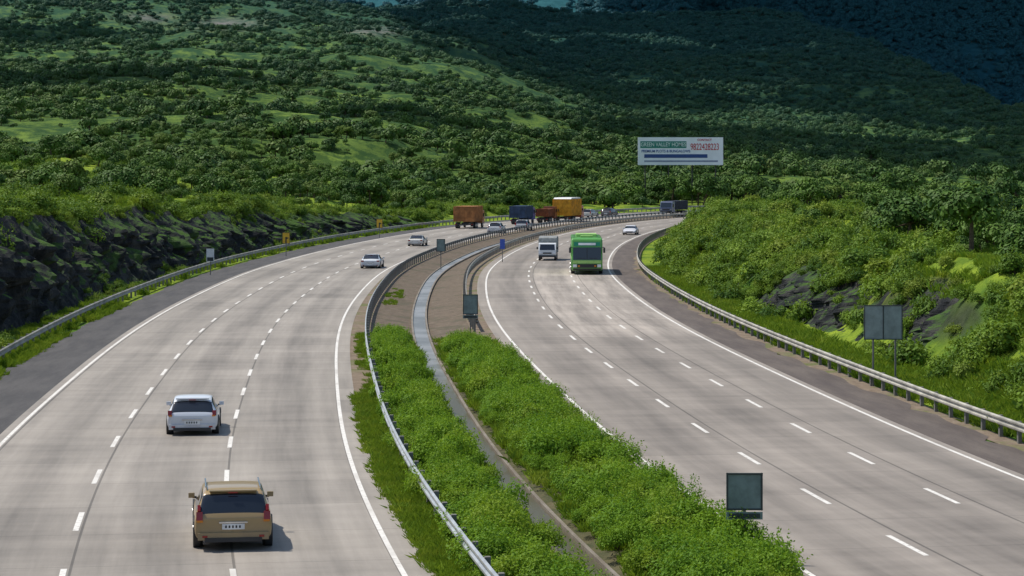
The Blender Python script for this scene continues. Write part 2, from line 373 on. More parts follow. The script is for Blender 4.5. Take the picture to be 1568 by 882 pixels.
t=NT('basalt_rock'); geo=t.n('ShaderNodeNewGeometry'); pos=geo.outputs['Position']; ns=t.n('ShaderNodeSeparateXYZ'); t.l(geo.outputs['Normal'],ns.inputs[0])
n1=t.noise(pos,.7,6,.7); n2=t.noise(pos,4,5,.7); n3=t.noise(pos,.25,3)
c=t.mix(t.ramp(n1,.38,.7),(.011,.013,.015),(.06,.058,.053)); c=t.mix(t.ramp(n2,.58,.78,0,.6),c,(.11,.10,.085))
gm=t.math('MAXIMUM',t.ramp(n3,.58,.66,0,.7),t.math('MULTIPLY',t.ramp(ns.outputs[2],.68,.88),t.ramp(n1,.42,.55)))
c=t.mix(gm,c,(.05,.105,.014))
t.bsdf(c,.9,0,.2,bump=n2,bstr=.8,bdist=.2); M_rock=t.m
def rockwall(name,side,s0,s1,hf,t0,t1,rows=30,amp=1.5):
    s=np.arange(s0,s1,.35); v=np.linspace(0,1,rows); S,Vv=np.meshgrid(s,v,indexing='ij')
    base=19.3 if side<0 else 17.05
    Y0=mpos(S)[1]; H=hf(Y0)*(.95+.35*(fbm(S/6,S*0,91,3)-.5)); edge=ss(S,s0,s0+12)*(1-ss(S,s1-12,s1))
    z=H*Vv*(.1+.9*edge)
    led=(z/1.3+3.0*fbm(S/6,z/3,13,3))%1.0
    rg=np.abs(fbm(S/2.6,z/2.0,61,4)-.5)*2
    rg2=np.abs(fbm(S/.8,z/.7,95,3)-.5)*2
    big=fbm(S/9,z/6,33,3)-.5
    tt=t0+(t1-t0)*Vv**1.1+(-amp*rg*1.7-.5*rg2+.22*ss(led,.6,1)+.35+2.2*big)*np.sin(np.pi*np.clip(Vv,0.06,.94))
    D=side*(base+tt); X,Y=off(S,D)
    Vt=np.stack([X.ravel(),Y.ravel(),(z-.1).ravel()],1); m=rows; n=len(s)
    a=(np.arange(n-1)[:,None]*m+np.arange(m-1)[None]).ravel(); F=np.stack([a,a+1,a+1+m,a+m],1)
    if side>0: F=F[:,::-1]
    return mk(name,Vt,F,M_rock)
rockwall('rock_cutting',-1,45,345,Ht,2.0,5.6,30,1.8)
rockwall('rock_cutting',1,92,176,lambda Y:Hr(Y)*.80,3.9,6.6,26,1.2)

# ------------------------------------------------------------------ vegetation prototypes
def leaves(C,Nn,size,asp,r,jit=.5):
    n=len(C); N=Nn+r.normal(0,jit,(n,3)); N/=np.linalg.norm(N,axis=1)[:,None]+1e-9
    A=r.normal(0,1,(n,3)); U=np.cross(N,A); U/=np.linalg.norm(U,axis=1)[:,None]+1e-9; W=np.cross(N,U)
    s=(size*(.6+.8*r.random(n)))[:,None]
    U=U*s; W=W*s*asp
    V=np.stack([C-U*.5,C-W*.5+U*.05,C+U*.5,C+W*.5-U*.02],1).reshape(-1,3)
    return V,np.arange(n*4).reshape(n,4)
def crown(lobes,n,size,asp,r,shell=.65,flatbottom=-.5,jit=.5,up=.5):
    Cs=[];Ns=[]; tot=sum(l[1][0]*l[1][1] for l in lobes)
    for c,rad in lobes:
        k=int(n*rad[0]*rad[1]/tot)+3; D=r.normal(0,1,(k*2,3)); D/=np.linalg.norm(D,axis=1)[:,None]; D=D[D[:,2]>flatbottom][:k]
        q=shell+(1.08-shell)*r.random(len(D))**.6
        q*=1+.22*np.sin(D[:,0]*7+c[0]*9)*np.cos(D[:,1]*6+D[:,2]*5+c[1]*5)
        Cs.append(np.array(c)+D*q[:,None]*np.array(rad)); Ns.append(D+np.array([0,0,up]))
    return leaves(np.concatenate(Cs),np.concatenate(Ns),size,asp,r,jit)
def limb(p,q,r0,r1,seg=5):
    p=np.array(p,float);q=np.array(q,float);d=q-p;d/=np.linalg.norm(d);a=np.cross(d,[.3,.9,.1]);a/=np.linalg.norm(a);b=np.cross(d,a)
    an=np.arange(seg)*2*math.pi/seg
    V=np.concatenate([p+r0*(np.cos(an)[:,None]*a+np.sin(an)[:,None]*b),q+r1*(np.cos(an)[:,None]*a+np.sin(an)[:,None]*b)])
    F=np.array([(i,(i+1)%seg,seg+(i+1)%seg,seg+i) for i in range(seg)]); return V,F
def plant(name,coll,lobes,n,size,asp,mat,seed,trunk=None,shell=.65,extra=None,jit=.5,up=.5):
    r=np.random.default_rng(seed); V,F=crown(lobes,n,size,asp,r,shell,jit=jit,up=up); mi=np.zeros(len(F))
    parts=[]
    if trunk:
        h,rad=trunk; parts.append(limb((0,0,-.4),(.05*h,0,h),rad,rad*.6,7))
        for c,rr in lobes: parts.append(limb((.05*h,0,h*.95),c,rad*.5,rad*.12))
    for v,f in parts:
        F=np.concatenate([F,f+len(V)]); V=np.concatenate([V,v]); mi=np.concatenate([mi,np.ones(len(f))])
    if extra:
        cs=[];nn=[]
        for j in range(extra[0]):
            c,rad=lobes[r.integers(len(lobes))]; a=r.random()*6.28; e=r.random()*1.2+.35
            dr=np.array([math.cos(a)*math.cos(e),math.sin(a)*math.cos(e),math.sin(e)]); b=np.array(c)+dr*np.array(rad)*.9
            upv=dr*.5+np.array([r.normal(0,.15),r.normal(0,.15),.7]); upv/=np.linalg.norm(upv)
            for q in range(extra[2]): cs.append(b+upv*extra[1]*(q+1)/extra[2]+r.normal(0,.018,3)); nn.append(r.normal(0,1,3)+np.array([0,0,.6]))
        v,f=leaves(np.array(cs),np.array(nn),size*.85,asp,r); F=np.concatenate([F,f+len(V)]); V=np.concatenate([V,v]); mi=np.concatenate([mi,np.zeros(len(f))])
    o=mk(name,V,F,[mat,M_bark],mi=mi,do_link=False); coll.objects.link(o); return o
def randlobes(r,n,R0,h,w,vert=.8):
    L=[]
    for i in range(n):
        a=r.random()*6.28; q=w*math.sqrt(r.random()); k=R0*(.6+.6*r.random())
        L.append(((q*math.cos(a),q*math.sin(a),h*(.75+.5*r.random())-q*.25),(k,k,k*vert)))
    return L
def instancer(name,pts,scl,coll,nvar,seed=0,tilt=.1):
    r=np.random.default_rng(seed); n=len(pts)
    me=bpy.data.meshes.new(name); me.vertices.add(n); me.vertices.foreach_set('co',np.asarray(pts,np.float32).ravel())
    A=me.attributes.new('scl','FLOAT_VECTOR','POINT'); s=np.asarray(scl,float)
    s3=np.stack([s*(.85+.3*r.random(n)),s*(.85+.3*r.random(n)),s*(.8+.35*r.random(n))],1); A.data.foreach_set('vector',s3.astype(np.float32).ravel())
    A=me.attributes.new('rot','FLOAT_VECTOR','POINT'); rt=np.stack([r.normal(0,tilt,n),r.normal(0,tilt,n),r.random(n)*6.283],1); A.data.foreach_set('vector',rt.astype(np.float32).ravel())
    A=me.attributes.new('idx','INT','POINT'); A.data.foreach_set('value',r.integers(0,nvar,n).astype(np.int32))
    o=bpy.data.objects.new(name,me); link(o)
    ng=bpy.data.node_groups.new(name+'_scatter','GeometryNodeTree')
    ng.interface.new_socket('Geometry',in_out='INPUT',socket_type='NodeSocketGeometry'); ng.interface.new_socket('Geometry',in_out='OUTPUT',socket_type='NodeSocketGeometry')
    gi=ng.nodes.new('NodeGroupInput'); go=ng.nodes.new('NodeGroupOutput'); ip=ng.nodes.new('GeometryNodeInstanceOnPoints'); ci=ng.nodes.new('GeometryNodeCollectionInfo')
    ci.inputs['Collection'].default_value=coll; ci.inputs['Separate Children'].default_value=True; ci.inputs['Reset Children'].default_value=True
    def na(nm,ty):
        x=ng.nodes.new('GeometryNodeInputNamedAttribute'); x.data_type=ty; x.inputs[0].default_value=nm; return [q for q in x.outputs if q.enabled and q.name=='Attribute'][0]
    L=ng.links.new; L(gi.outputs[0],ip.inputs['Points']); L(ci.outputs[0],ip.inputs['Instance']); ip.inputs['Pick Instance'].default_value=True
    L(na('idx','INT'),ip.inputs['Instance Index']); 
    e=ng.nodes.new('FunctionNodeEulerToRotation'); L(na('rot','FLOAT_VECTOR'),e.inputs[0]); L(e.outputs[0],ip.inputs['Rotation']); L(na('scl','FLOAT_VECTOR'),ip.inputs['Scale'])
    L(ip.outputs[0],go.inputs[0]); md=o.modifiers.new('Scatter','NODES'); md.node_group=ng; return o

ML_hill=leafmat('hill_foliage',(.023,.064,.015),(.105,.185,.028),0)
ML_shrub=leafmat('shrub_foliage',(.045,.11,.014),(.20,.305,.028),.25,False)
ML_tree=leafmat('tree_foliage',(.028,.074,.014),(.11,.195,.022),0,False)
ML_med=leafmat('median_foliage',(.090,.205,.014),(.21,.345,.022),.35,False,1.2)
ML_grass=leafmat('grass_blades',(.095,.19,.014),(.23,.33,.026),.3,False,.5)
c_hill=bpy.data.collections.new('hill_tree_kinds'); c_shr=bpy.data.collections.new('shrub_kinds'); c_tree=bpy.data.collections.new('tree_kinds'); c_med=bpy.data.collections.new('median_bush_kinds'); c_gr=bpy.data.collections.new('grass_kinds')
for i in range(5):
    r=np.random.default_rng(100+i)
    plant('hill_tree_%d'%i,c_hill,randlobes(r,6,1.35,2.2,1.7,.85),420,.55,.85,ML_hill,200+i,(1.6,.18),shell=.82,jit=.28,up=.15)
for i in range(5):
    r=np.random.default_rng(300+i)
    plant('shrub_%d'%i,c_shr,randlobes(r,6,.60,.66,.80,.9),1000,.17,.6,ML_shrub,400+i,(.4,.05),.55,extra=(14,.35,6))
for i in range(4):
    r=np.random.default_rng(500+i)
    plant('tree_%d'%i,c_tree,randlobes(r,9,1.0,2.8,1.9,.8),1900,.32,.65,ML_tree,600+i,(2.3,.16),.7,jit=.4,up=.3)
for i in range(6):
    r=np.random.default_rng(700+i)
    plant('median_bush_%d'%i,c_med,randlobes(r,6,.30,.48,.42,1.0),2400,.062,.55,ML_med,800+i,(.2,.03),.45,extra=(34,.24,9))
for i in range(4):
    r=np.random.default_rng(900+i); n=70; V=[];F=[]
    for j in range(n):
        a=r.random()*6.28;q=.28*math.sqrt(r.random()); b=np.array([q*math.cos(a),q*math.sin(a),-.03]); h=.16+.2*r.random(); l=np.array([r.normal(0,.07),r.normal(0,.07),h]); w=np.array([math.cos(a*3),math.sin(a*3),0])*.014
        k=len(V); V+=[b-w,b+w,b+l*.6+w*.8,b+l+l*np.array([.7,.7,0])]; F.append((k,k+1,k+2,k+3))
    o=mk('grass_tuft_%d'%i,V,F,[ML_grass],do_link=False); c_gr.objects.link(o)

n=110000; u=rng.random(n); Y=np.sqrt(u*(3050**2-430**2)+430**2); X=Y*(rng.random(n)*.54-.27)
d=lateral(X,Y); tl=-d-19.3; ok=(np.where(d<0,tl,d-17.05)>5)
dn=.70*fbm(X/12,Y/20,3,3)+.30*fbm(X/60,Y/90,12,3)
thr=np.full(n,.475); shd=(784+3600*X/Y>np.interp(Y,[800,1000,1300,1700,2100,2600],[1130,1010,930,760,600,520]))&(Y>900); thr=np.where(shd,.40,thr)
ok&=dn+rng.random(n)*.14>thr+.06
X,Y=X[ok],Y[ok]; Z=height(X,Y); s=(.38+1.05*rng.random(len(X))**2.6)*(1+.35*ss(Y,1400,2800))
sx=784+X/Y*3600; sy=250-(Z-9)/Y*3600
keep=np.ones(len(X),bool)
for (px,py,w,h_) in CLR: keep&=~((((sx-px)/w)**2+((sy-py)/h_)**2<.8)&(rng.random(len(X))<.8)&(Y>900))
n=30000; Y2=np.sqrt(rng.random(n)*(5800**2-4100**2)+4100**2); X2=Y2*(rng.random(n)*.46-.22); k2=fbm(X2/90,Y2/200,88,4)+.35*rng.random(n)>.52; X2,Y2=X2[k2],Y2[k2]
pts=np.concatenate([np.stack([X,Y,Z-.1],1)[keep],np.stack([X2,Y2,height(X2,Y2)-1],1)]); scs=np.concatenate([s[keep],2.0+2.6*rng.random(len(X2))])
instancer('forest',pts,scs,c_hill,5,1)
n=15000; Y=np.sqrt(rng.random(n)*(560**2-80**2)+80**2); X=Y*(rng.random(n)*.62-.32); d=lateral(X,Y); tl=-d-19.3; tr=d-17.05
dn=.5*fbm(X/12,Y/12,33,3)+.5*fbm(X/45,Y/45,44,3)
okL=(d<0)&(tl>11)&(dn+.10*rng.random(n)>.665-.05*ss(Y,300,380)-.12*ss(Y,390,450)-.04*(X>-25))&(rng.random(n)<.5+.4*ss(Y,300,420))
okR=(d>0)&(tr>14)&(dn+.12*rng.random(n)>.61-.12*ss(Y,220,320))&(rng.random(n)<.6)
ok=okL|okR; X,Y,d=X[ok],Y[ok],d[ok]
s=(.32+.85*rng.random(len(X))**2)*np.where(d<0,.85,.88)
# stand of trees around the foot of the hoarding
ex=rng.uniform(20,52,26); ey=rng.uniform(483,500,26); X=np.concatenate([X,ex]); Y=np.concatenate([Y,ey]); s=np.concatenate([s,1.1+.5*rng.random(26)])
ex=rng.uniform(22,46,14); ey=rng.uniform(466,477,14); lt=-lateral(ex,ey)-19.3; ex,ey=ex[lt>3],ey[lt>3]; X=np.concatenate([X,ex]); Y=np.concatenate([Y,ey]); s=np.concatenate([s,1.35+.25*rng.random(len(ex))])
instancer('trees',np.stack([X,Y,height(X,Y)-.1],1),s,c_tree,4,2)
n=46000; Y=np.sqrt(rng.random(n)*(420**2-50**2)+50**2); X=Y*(rng.random(n)*.62-.32); d=lateral(X,Y); tl=-d-19.3; tr=d-17.05
dn=.5*fbm(X/5,Y/7,53,3)+.5*fbm(X/20,Y/26,64,3)
okL=(d<0)&(tl>5.0)&(dn+.1*rng.random(n)>.64-.04*ss(Y,200,330)-.11*(tl<9))
rocky=(Y>96)&(Y<165)&(tr<6.2)&(tr>1)
okR=(d>0)&(tr>2.4)&(dn+.1*rng.random(n)>.570-.09*(tr<9)+.03*((tr>14)&(Y>140))-.14*(Y<104))&~(rocky&(rng.random(n)<.80))
ok=okL|okR; X,Y,d=X[ok],Y[ok],d[ok]; Z=height(X,Y); s=.34+.95*rng.random(len(X))**1.9
P1=np.stack([X,Y,Z-.08],1); s1=s
n=1900; S=50+300*rng.random(n); q=rng.random(n); tt=1.0+5.2*q; X,Y=off(S,-(19.3+tt)); z=Ht(Y)*np.clip((tt-2.0)/3.9,0,1)-.1
kp=(fbm(S/9,tt/2,81,3)>.62-.08*(q<.2)-.07*(q>.8)); P2=np.stack([X,Y,z],1)[kp]; s2=(.22+.42*rng.random(n))[kp]
n=260; S=92+84*rng.random(n); tt=3.0+4.2*rng.random(n); X,Y=off(S,17.05+tt); z=Hr(Y)*.80*np.clip((tt-3.9)/2.7,0,1)-.12
kp=fbm(S/6,tt/2,181,3)>.47
P3=np.stack([X,Y,z],1)[kp]; s3_=(.22+.45*rng.random(n))[kp]
instancer('shrubs',np.concatenate([P1,P2,P3]),np.concatenate([s1,s2,s3_]),c_shr,5,3)
S=[];D=[]
for side in(-1,1):
    n=620; s_=40+80*rng.random(n); a,b=(.85,2.62) if side<0 else (.85,3.35); q=a+(b-a)*rng.random(n)
    if side>0: q=np.where((s_>108)&(q>2.6),2.3,q)
    kp=(fbm(s_/2.2,q/1.2+side*7,19,2)>.42)|(rng.random(n)<.12); S.append(s_[kp]);D.append(side*q[kp])
S=np.concatenate(S);D=np.concatenate(D); X,Y=off(S,D); s=(.58+.78*rng.random(len(S)))*np.where(np.abs(D)<1.2,.65,1)*(1-.2*ss(S,100,120))
instancer('median_bushes',np.stack([X,Y,-.12+0*X],1),s,c_med,6,4,.22)
G=[];Gs=[]
def gadd(n,s0,s1,d0,d1,sc,mask=None,z=0):
    s_=s0+(s1-s0)*rng.random(n); q=d0+(d1-d0)*rng.random(n); X,Y=off(s_,q); m=fbm(s_/3,q/1.0,29,3)>(mask or 0)
    m&=~((q>20.2)&(q<23.6)&(s_>96)&(s_<166))
    zz=np.where(np.abs(q)>17,height(X,Y),-.05) if z==0 else np.full(n,z)
    G.append(np.stack([X,Y,zz],1)[m]); Gs.append((sc*(.6+.8*rng.random(n)))[m])
gadd(2000,40,92,-3.75,-2.5,.62,.25); gadd(350,92,125,-3.4,-2.8,.5,.45); gadd(1100,40,120,-2.7,-.6,.8); gadd(1300,40,120,.6,3.4,.8)
gadd(700,40,112,2.9,3.95,.7,.45)
gadd(2600,60,150,-21.3,-18.6,.9,.36); gadd(5200,55,200,17.5,21.5,1.1,.30); gadd(1500,150,330,-20.8,-19.0,1.0,.5)
gadd(60,150,170,-2.4,-1.4,.5,.45)
gadd(6000,60,130,20,48,1.2,.42); gadd(3500,130,260,20,60,1.2,.48); gadd(6000,90,260,-65,-25,1.2,.46)
instancer('grass',np.concatenate(G),np.concatenate(Gs),c_gr,4,5,.12)

# ------------------------------------------------------------------ vehicles
def root(name,X,Y,ang,sc=(1,1,1)):
    e=bpy.data.objects.new(name,None); link(e); e.location=(X,Y,.006); e.rotation_euler=(0,0,ang); e.scale=sc; return e
def loftcar(kind):
    if kind=='suv':
        return [(0,.84,.30,.72,.76,.76),(.05,.89,.24,.80,.86,.80),(.34,.90,.22,.86,1.30,.70),(.50,.90,.22,.86,1.375,.70),(1.3,.91,.22,.85,1.40,.71),(2.1,.91,.22,.84,1.36,.69),(2.35,.91,.22,.83,1.28,.68),(2.95,.90,.22,.82,.90,.72),(3.9,.88,.22,.76,.80,.70),(4.25,.82,.26,.62,.66,.64),(4.36,.74,.32,.52,.55,.58)],(1,2)
    if kind=='hatch':
        return [(0,.76,.26,.60,.64,.66),(.06,.82,.20,.70,.76,.72),(.40,.84,.18,.76,1.12,.62),(.56,.84,.18,.76,1.19,.62),(1.3,.85,.18,.75,1.23,.63),(1.9,.85,.18,.74,1.19,.61),(2.1,.85,.18,.73,1.12,.60),(2.75,.84,.18,.72,.78,.64),(3.4,.82,.18,.64,.68,.60),(3.65,.76,.22,.52,.56,.55),(3.74,.68,.28,.44,.46,.5)],(1,2)
    return [(0,.76,.28,.62,.66,.64),(.05,.82,.20,.70,.75,.68),(.55,.84,.18,.72,.80,.68),(1.15,.85,.18,.73,1.13,.60),(1.35,.85,.18,.73,1.17,.60),(1.9,.85,.18,.73,1.19,.61),(2.4,.85,.18,.72,1.13,.60),(3.0,.84,.18,.71,.78,.64),(3.9,.82,.18,.62,.66,.60),(4.15,.76,.22,.50,.54,.55),(4.25,.68,.28,.42,.44,.5)],(2,3)
def car(name,X,Y,ang,kind,col,sc=(1,1,1)):
    e=root(name,X,Y,ang,sc); st,(ra,rb)=loftcar(kind); paint=paintmat(name+'_paint',col)
    V=[];F=[];MI=[]; np_=7
    L=st[-1][0]
    for (y,w,zb,zt,top,wt) in st:
        rr=[(w*.6,zb),(w*.96,zb+.02),(w,zb+(zt-zb)*.35),(w*.995,zb+(zt-zb)*.8),(w*.955,zt),(wt,max(top-.05,zt+.02)),(wt*.80,top)]
        y0=y-L/2
        V+=[(x,y0,z) for x,z in rr]+[(-x,y0,z) for x,z in rr]
    roofs=[i for i,s in enumerate(st) if s[4]-s[3]>.3]; wf=max(roofs)
    for i in range(len(st)-1):
        A=i*14;B=A+14
        for j in range(6):
            gl=0
            if j==4 and min(roofs)<=i<=wf-0 : gl=1
            if j==5 and (i==ra or i==wf): gl=1
            F.append((A+j,A+j+1,B+j+1,B+j)); F.append((A+7+j+1,A+7+j,B+7+j,B+7+j+1)); MI+=[gl,gl]
        gl=1 if (i==ra or i==wf) else 0
        F.append((A+6,A+13,B+13,B+6)); MI.append(gl)
        F.append((A+7,A,B,B+7)); MI.append(2)
    for k,flip in((0,0),((len(st)-1)*14,1)):
        for j in range(6):
            f=(k+j,k+7+j,k+7+j+1,k+j+1); F.append(f[::-1] if flip else f); MI.append(0)
    o=mk('body',V,F,[paint,M_glass,M_dark],mi=MI,parent=e,smooth=True)
    sd=o.modifiers.new('Subsurf','SUBSURF'); sd.levels=2; sd.render_levels=2
    bpy_me=o.data; cr=bpy_me.attributes.new('crease_edge','FLOAT','EDGE'); vals=[]
    for ed in bpy_me.edges:
        a_,b_=ed.vertices; ja,jb=a_%7,b_%7; sa,sb=a_//14,b_//14
        v=.45 if (ja==jb and ja in(4,5)) else 0
        if sa==sb and sa in(0,len(st)-1): v=.35
        if sa==sb and sa in(ra,rb): v=max(v,.5)
        vals.append(v)
    cr.data.foreach_set('value',vals)
    m=MB(); y0=-L/2; w=max(s[1] for s in st); top=max(s[4] for s in st); zt=st[1][3]
    wr=.325 if kind=='suv' else .27
    for sx in(-1,1):
        for wy in(.78 if kind=='suv' else .68, L-.85 if kind=='suv' else L-.7):
            m.cyl((sx*(w-.07),y0+wy,wr+.015),'X',wr+.055,.17,1,24)
            m.cyl((sx*(w-.105),y0+wy,wr),'X',wr,.22,0,24); m.cyl((sx*(w-.09),y0+wy,wr),'X',wr*.6,.215,3,16)
        m.box((sx*(w+.045),y0+st[wf][0]+.55,zt+.10),(.15,.09,.12),4)
        m.box((sx*(w-.03),y0+st[wf][0]+.55,zt+.05),(.10,.05,.05),2)
        if kind=='suv':
            m.box((sx*(w-.13),y0+.04,.80),(.15,.12,.20),5,rx=R(-12)); m.box((sx*(w-.12),y0+.11,.97),(.07,.10,.15),5,rx=R(-28)); m.box((sx*(w-.14),y0+.01,.695),(.14,.10,.05),7)
        elif kind=='hatch':
            m.box((sx*(w-.12),y0+.06,.73),(.13,.12,.17),5,rx=R(-12)); m.box((sx*(w-.14),y0+.03,.65),(.11,.1,.045),7)
        else:
            m.box((sx*(w-.18),y0+.02,.64),(.24,.08,.11),5)
        m.box((sx*(w-.22),y0+L-.16,.53 if kind=='suv' else .46),(.24,.16,.12),6)
        m.box((sx*(w*.72),y0-.03,.34 if kind=='suv' else .29),(.12,.05,.05),5)
    m.box((0,y0+.04,.34 if kind=='suv' else .28),(w*1.80,.16,.17),4)
    m.box((0,y0-.035,.26 if kind=='suv' else .21),(w*1.45,.06,.10),2)
    m.box((0,y0-.012,.56 if kind=='suv' else .43),(.52,.04,.13),8)
    for q in(-.17,-.09,-.01,.07,.15): m.box((q,y0-.034,.56 if kind=='suv' else .43),(.04,.008,.06),2)
    m.box((0,y0-.012,.655 if kind=='suv' else .52),(.66,.04,.04),3)
    m.box((0,y0+.005+L-.03,.5 if kind=='suv' else .40),(.9,.08,.12),2)
    m.box((0,y0+(.37 if kind=='suv' else .43)+(0 if kind!='sedan' else .8),top-.055),(1.10,.16,.035),4 if kind!='sedan' else 2)
    m.box((0,y0+(.25 if kind=='suv' else .32)+(0 if kind!='sedan' else .75),top-.09),(.22,.03,.02),5)
    if kind!='sedan': m.box((.05,y0+.13,zt+.10),(.55,.015,.02),2,rz=0)
    if kind=='suv':
        for sx in(-1,1):
            m.box((sx*.63,y0+1.3,top+.01),(.035,1.5,.03),3)
    m.obj('trim',[M_black,M_dark,M_dark,M_chrome,paint,M_red,M_lamp,M_amber,M_white],e,bevel=.012)
    return e
car('suv',-6.77,54.7+2.05,heading(56)+.0,'suv',(.34,.235,.105))
car('hatchback_car',-10.75,77.7+1.85,heading(79),'hatch',(.68,.70,.73))
car('sedan_car',-12.05,203,heading(203),'sedan',(.70,.72,.74))
car('sedan_car',-10.3,257,heading(257),'sedan',(.66,.64,.58))
car('hatchback_car',-2.0,304,heading(304),'hatch',(.6,.6,.6),(1.1,1.1,1.15))
car('suv',1.6,318,heading(318),'suv',(.5,.5,.5))
car('suv',13.0,391,heading(391),'suv',(.5,.48,.42))
car('hatchback_car',16.5,397,heading(397),'hatch',(.1,.1,.1),(1.1,1.1,1.2))
car('sedan_car',15.0,297,heading(297)+math.pi,'sedan',(.68,.68,.70))

def truck(name,X,Y,ang,boxcol,cabcol,W=2.4,Hh=3.0,L=7.5,canopy=None):
    e=root(name,X,Y,ang); mbx=simple(name+'_cargo_paint',boxcol,.6,0,.3,.3,1.5); mc=paintmat(name+'_cab_paint',cabcol)
    m=MB(); cl=L-1.9; y0=-L/2
    m.box((0,y0+cl/2,.95+(Hh-.95)/2),(W,cl,Hh-.95),0)
    for q in range(int(cl/.6)+1):
        for sx in(-1,1): m.box((sx*(W/2+.03),y0+.06+q*(cl-.12)/int(cl/.6),.95+(Hh-.95)/2),(.06,.07,Hh-.98),0)
    for q in range(5): m.box((-W/2+.06+q*(W-.12)/4,y0-.03,.95+(Hh-.95)/2),(.07,.06,Hh-.98),0)
    for zz in (.98,1.5,2.1,Hh-.03): m.box((0,y0-.025,zz),(W,.045,.07),0)
    if canopy: m.prism([(y0,Hh+.01),(y0+cl*.1,Hh+.22),(y0+cl*.9,Hh+.22),(y0+cl,Hh+.01)],W*.96,6)
    m.box((0,-.2,.72),(.85,L-.8,.22),1); m.box((0,y0+.05,.55),(W*.92,.08,.14),1)
    for sx in(-1,1):
        m.box((sx*W*.40,y0-.02,.56),(.26,.06,.11),3); m.box((sx*W*.36,y0+.55,.5),(.5,.03,.45),1)
        for wy in(1.3,2.35,L-1.2):
            m.cyl((sx*(W/2-.2),y0+wy,.42),'X',.42,.36 if wy<3 else .24,1,20); m.cyl((sx*(W/2-.2),y0+wy,.42),'X',.2,.38 if wy<3 else .26,5,12)
    f=L/2
    m.prism([(f-1.7,.62),(f,.62),(f,1.35),(f-.22,2.3),(f-.4,2.42),(f-1.7,2.42)],W*.94,2)
    m.quad([(-W*.42,f+.0,1.42),(W*.42,f+.0,1.42),(W*.40,f-.19,2.25),(-W*.40,f-.19,2.25)],4)
    m.box((0,f+.03,.75),(W*.9,.1,.22),1); m.box((0,f+.02,1.08),(W*.55,.05,.22),1)
    for sx in(-1,1):
        m.box((sx*W*.38,f+.03,1.05),(.22,.06,.16),5); m.box((sx*W*.475,f-.75,1.75),(.02,.7,.55),4); m.box((sx*(W/2+.12),f-.1,1.8),(.16,.06,.34),1)
    m.obj('bodywork',[mbx,M_dark,mc,M_red,M_glass,M_chrome,M_white],e,bevel=.015)
    return e
truck('cargo_truck',-5.9,327.5,heading(327),(.34,.14,.045),(.4,.15,.05),2.9,3.05,7.5)
truck('cargo_truck',1.6,349,heading(349),(.035,.06,.11),(.1,.12,.3),2.3,2.7,7)
truck('cargo_truck',5.3,357,heading(357),(.20,.06,.02),(.3,.1,.05),1.9,2.1,6)
truck('cargo_truck',8.8,364,heading(364),(.62,.29,.02),(.5,.1,.05),2.9,3.5,8,True)
truck('cargo_truck',28.0,407,heading(407)+math.pi,(.03,.035,.05),(.10,.12,.2),2.3,2.5,8)

def bus(name,X,Y,ang,sc=(1,1,1)):
    e=root(name,X,Y,ang,sc); W=2.5;H=2.95;L=10.5;f=L/2
    g=paintmat(name+'_green_paint',(.10,.33,.06)); g2=simple(name+'_light_green',(.34,.56,.16),.4); teal=simple(name+'_teal',(.02,.22,.12),.4)
    m=MB()
    m.prism([(-f,.32),(f-.05,.32),(f,.55),(f+.02,1.15),(f-.12,2.2),(f-.32,2.85),(f-.55,H),(-f+.25,H),(-f,H-.2)],W,0)
    o=m.obj('body',[g],e,bevel=.12)
    m=MB()
    def fq(x0,x1,z0,z1,mt,o_=.02):
        yf=lambda z: np.interp(z,[.3,.55,1.15,2.2,2.85],[f-.05,f,f+.02,f-.12,f-.32])
        m.quad([(x1,float(yf(z0))+o_,z0),(x0,float(yf(z0))+o_,z0),(x0,float(yf(z1))+o_,z1),(x1,float(yf(z1))+o_,z1)],mt)
    fq(-1.13,1.13,1.20,2.20,1); fq(-1.05,1.05,2.32,2.62,3); fq(-.7,.7,2.38,2.56,4,.035); fq(-1.16,1.16,.92,1.15,2); fq(-.8,.8,.56,.86,5); fq(-1.12,1.12,.36,.50,5)
    m.box((0,f-.02,1.7),(.05,.05,.98),5,rx=R(7)); 
    for sx in(-1,1):
        m.box((sx*.98,f+.02,.72),(.30,.10,.22),6); m.box((sx*.66,f+.03,.70),(.16,.08,.14),7)
        m.box((sx*.5,f+.04,1.32),(.7,.03,.03),5,rx=0)
        m.box((sx*1.38,f+.16,1.98),(.16,.10,.42),5); m.box((sx*1.28,f+.08,2.22),(.24,.06,.05),5)
        m.box((sx*1.252,-.3,1.80),(.02,L-1.6,.72),1)
        for q in range(7): m.box((sx*1.262,-f+1.0+q*1.35,1.80),(.02,.09,.74),0)
        m.box((sx*1.258,-.2,1.22),(.014,L-.8,.16),2)
        for wy in(-f+2.6,f-2.3): m.cyl((sx*1.12,wy,.48),'X',.56,.285,5,24); m.cyl((sx*1.13,wy,.45),'X',.45,.31,8,20); m.cyl((sx*1.14,wy,.45),'X',.22,.32,9,12)
    m.box((0,-.5,H+.10),(1.7,3.2,.2),2); m.box((0,2.6,H+.06),(1.0,1.0,.14),2)
    m.box((0,-f-.01,2.2),(2.0,.04,.7),1)
    m.obj('fittings',[g,M_glass,g2,teal,M_white,M_dark,M_lamp,M_amber,M_black,M_chrome],e,bevel=.012)
bus('bus',6.15,195,heading(195)+math.pi)
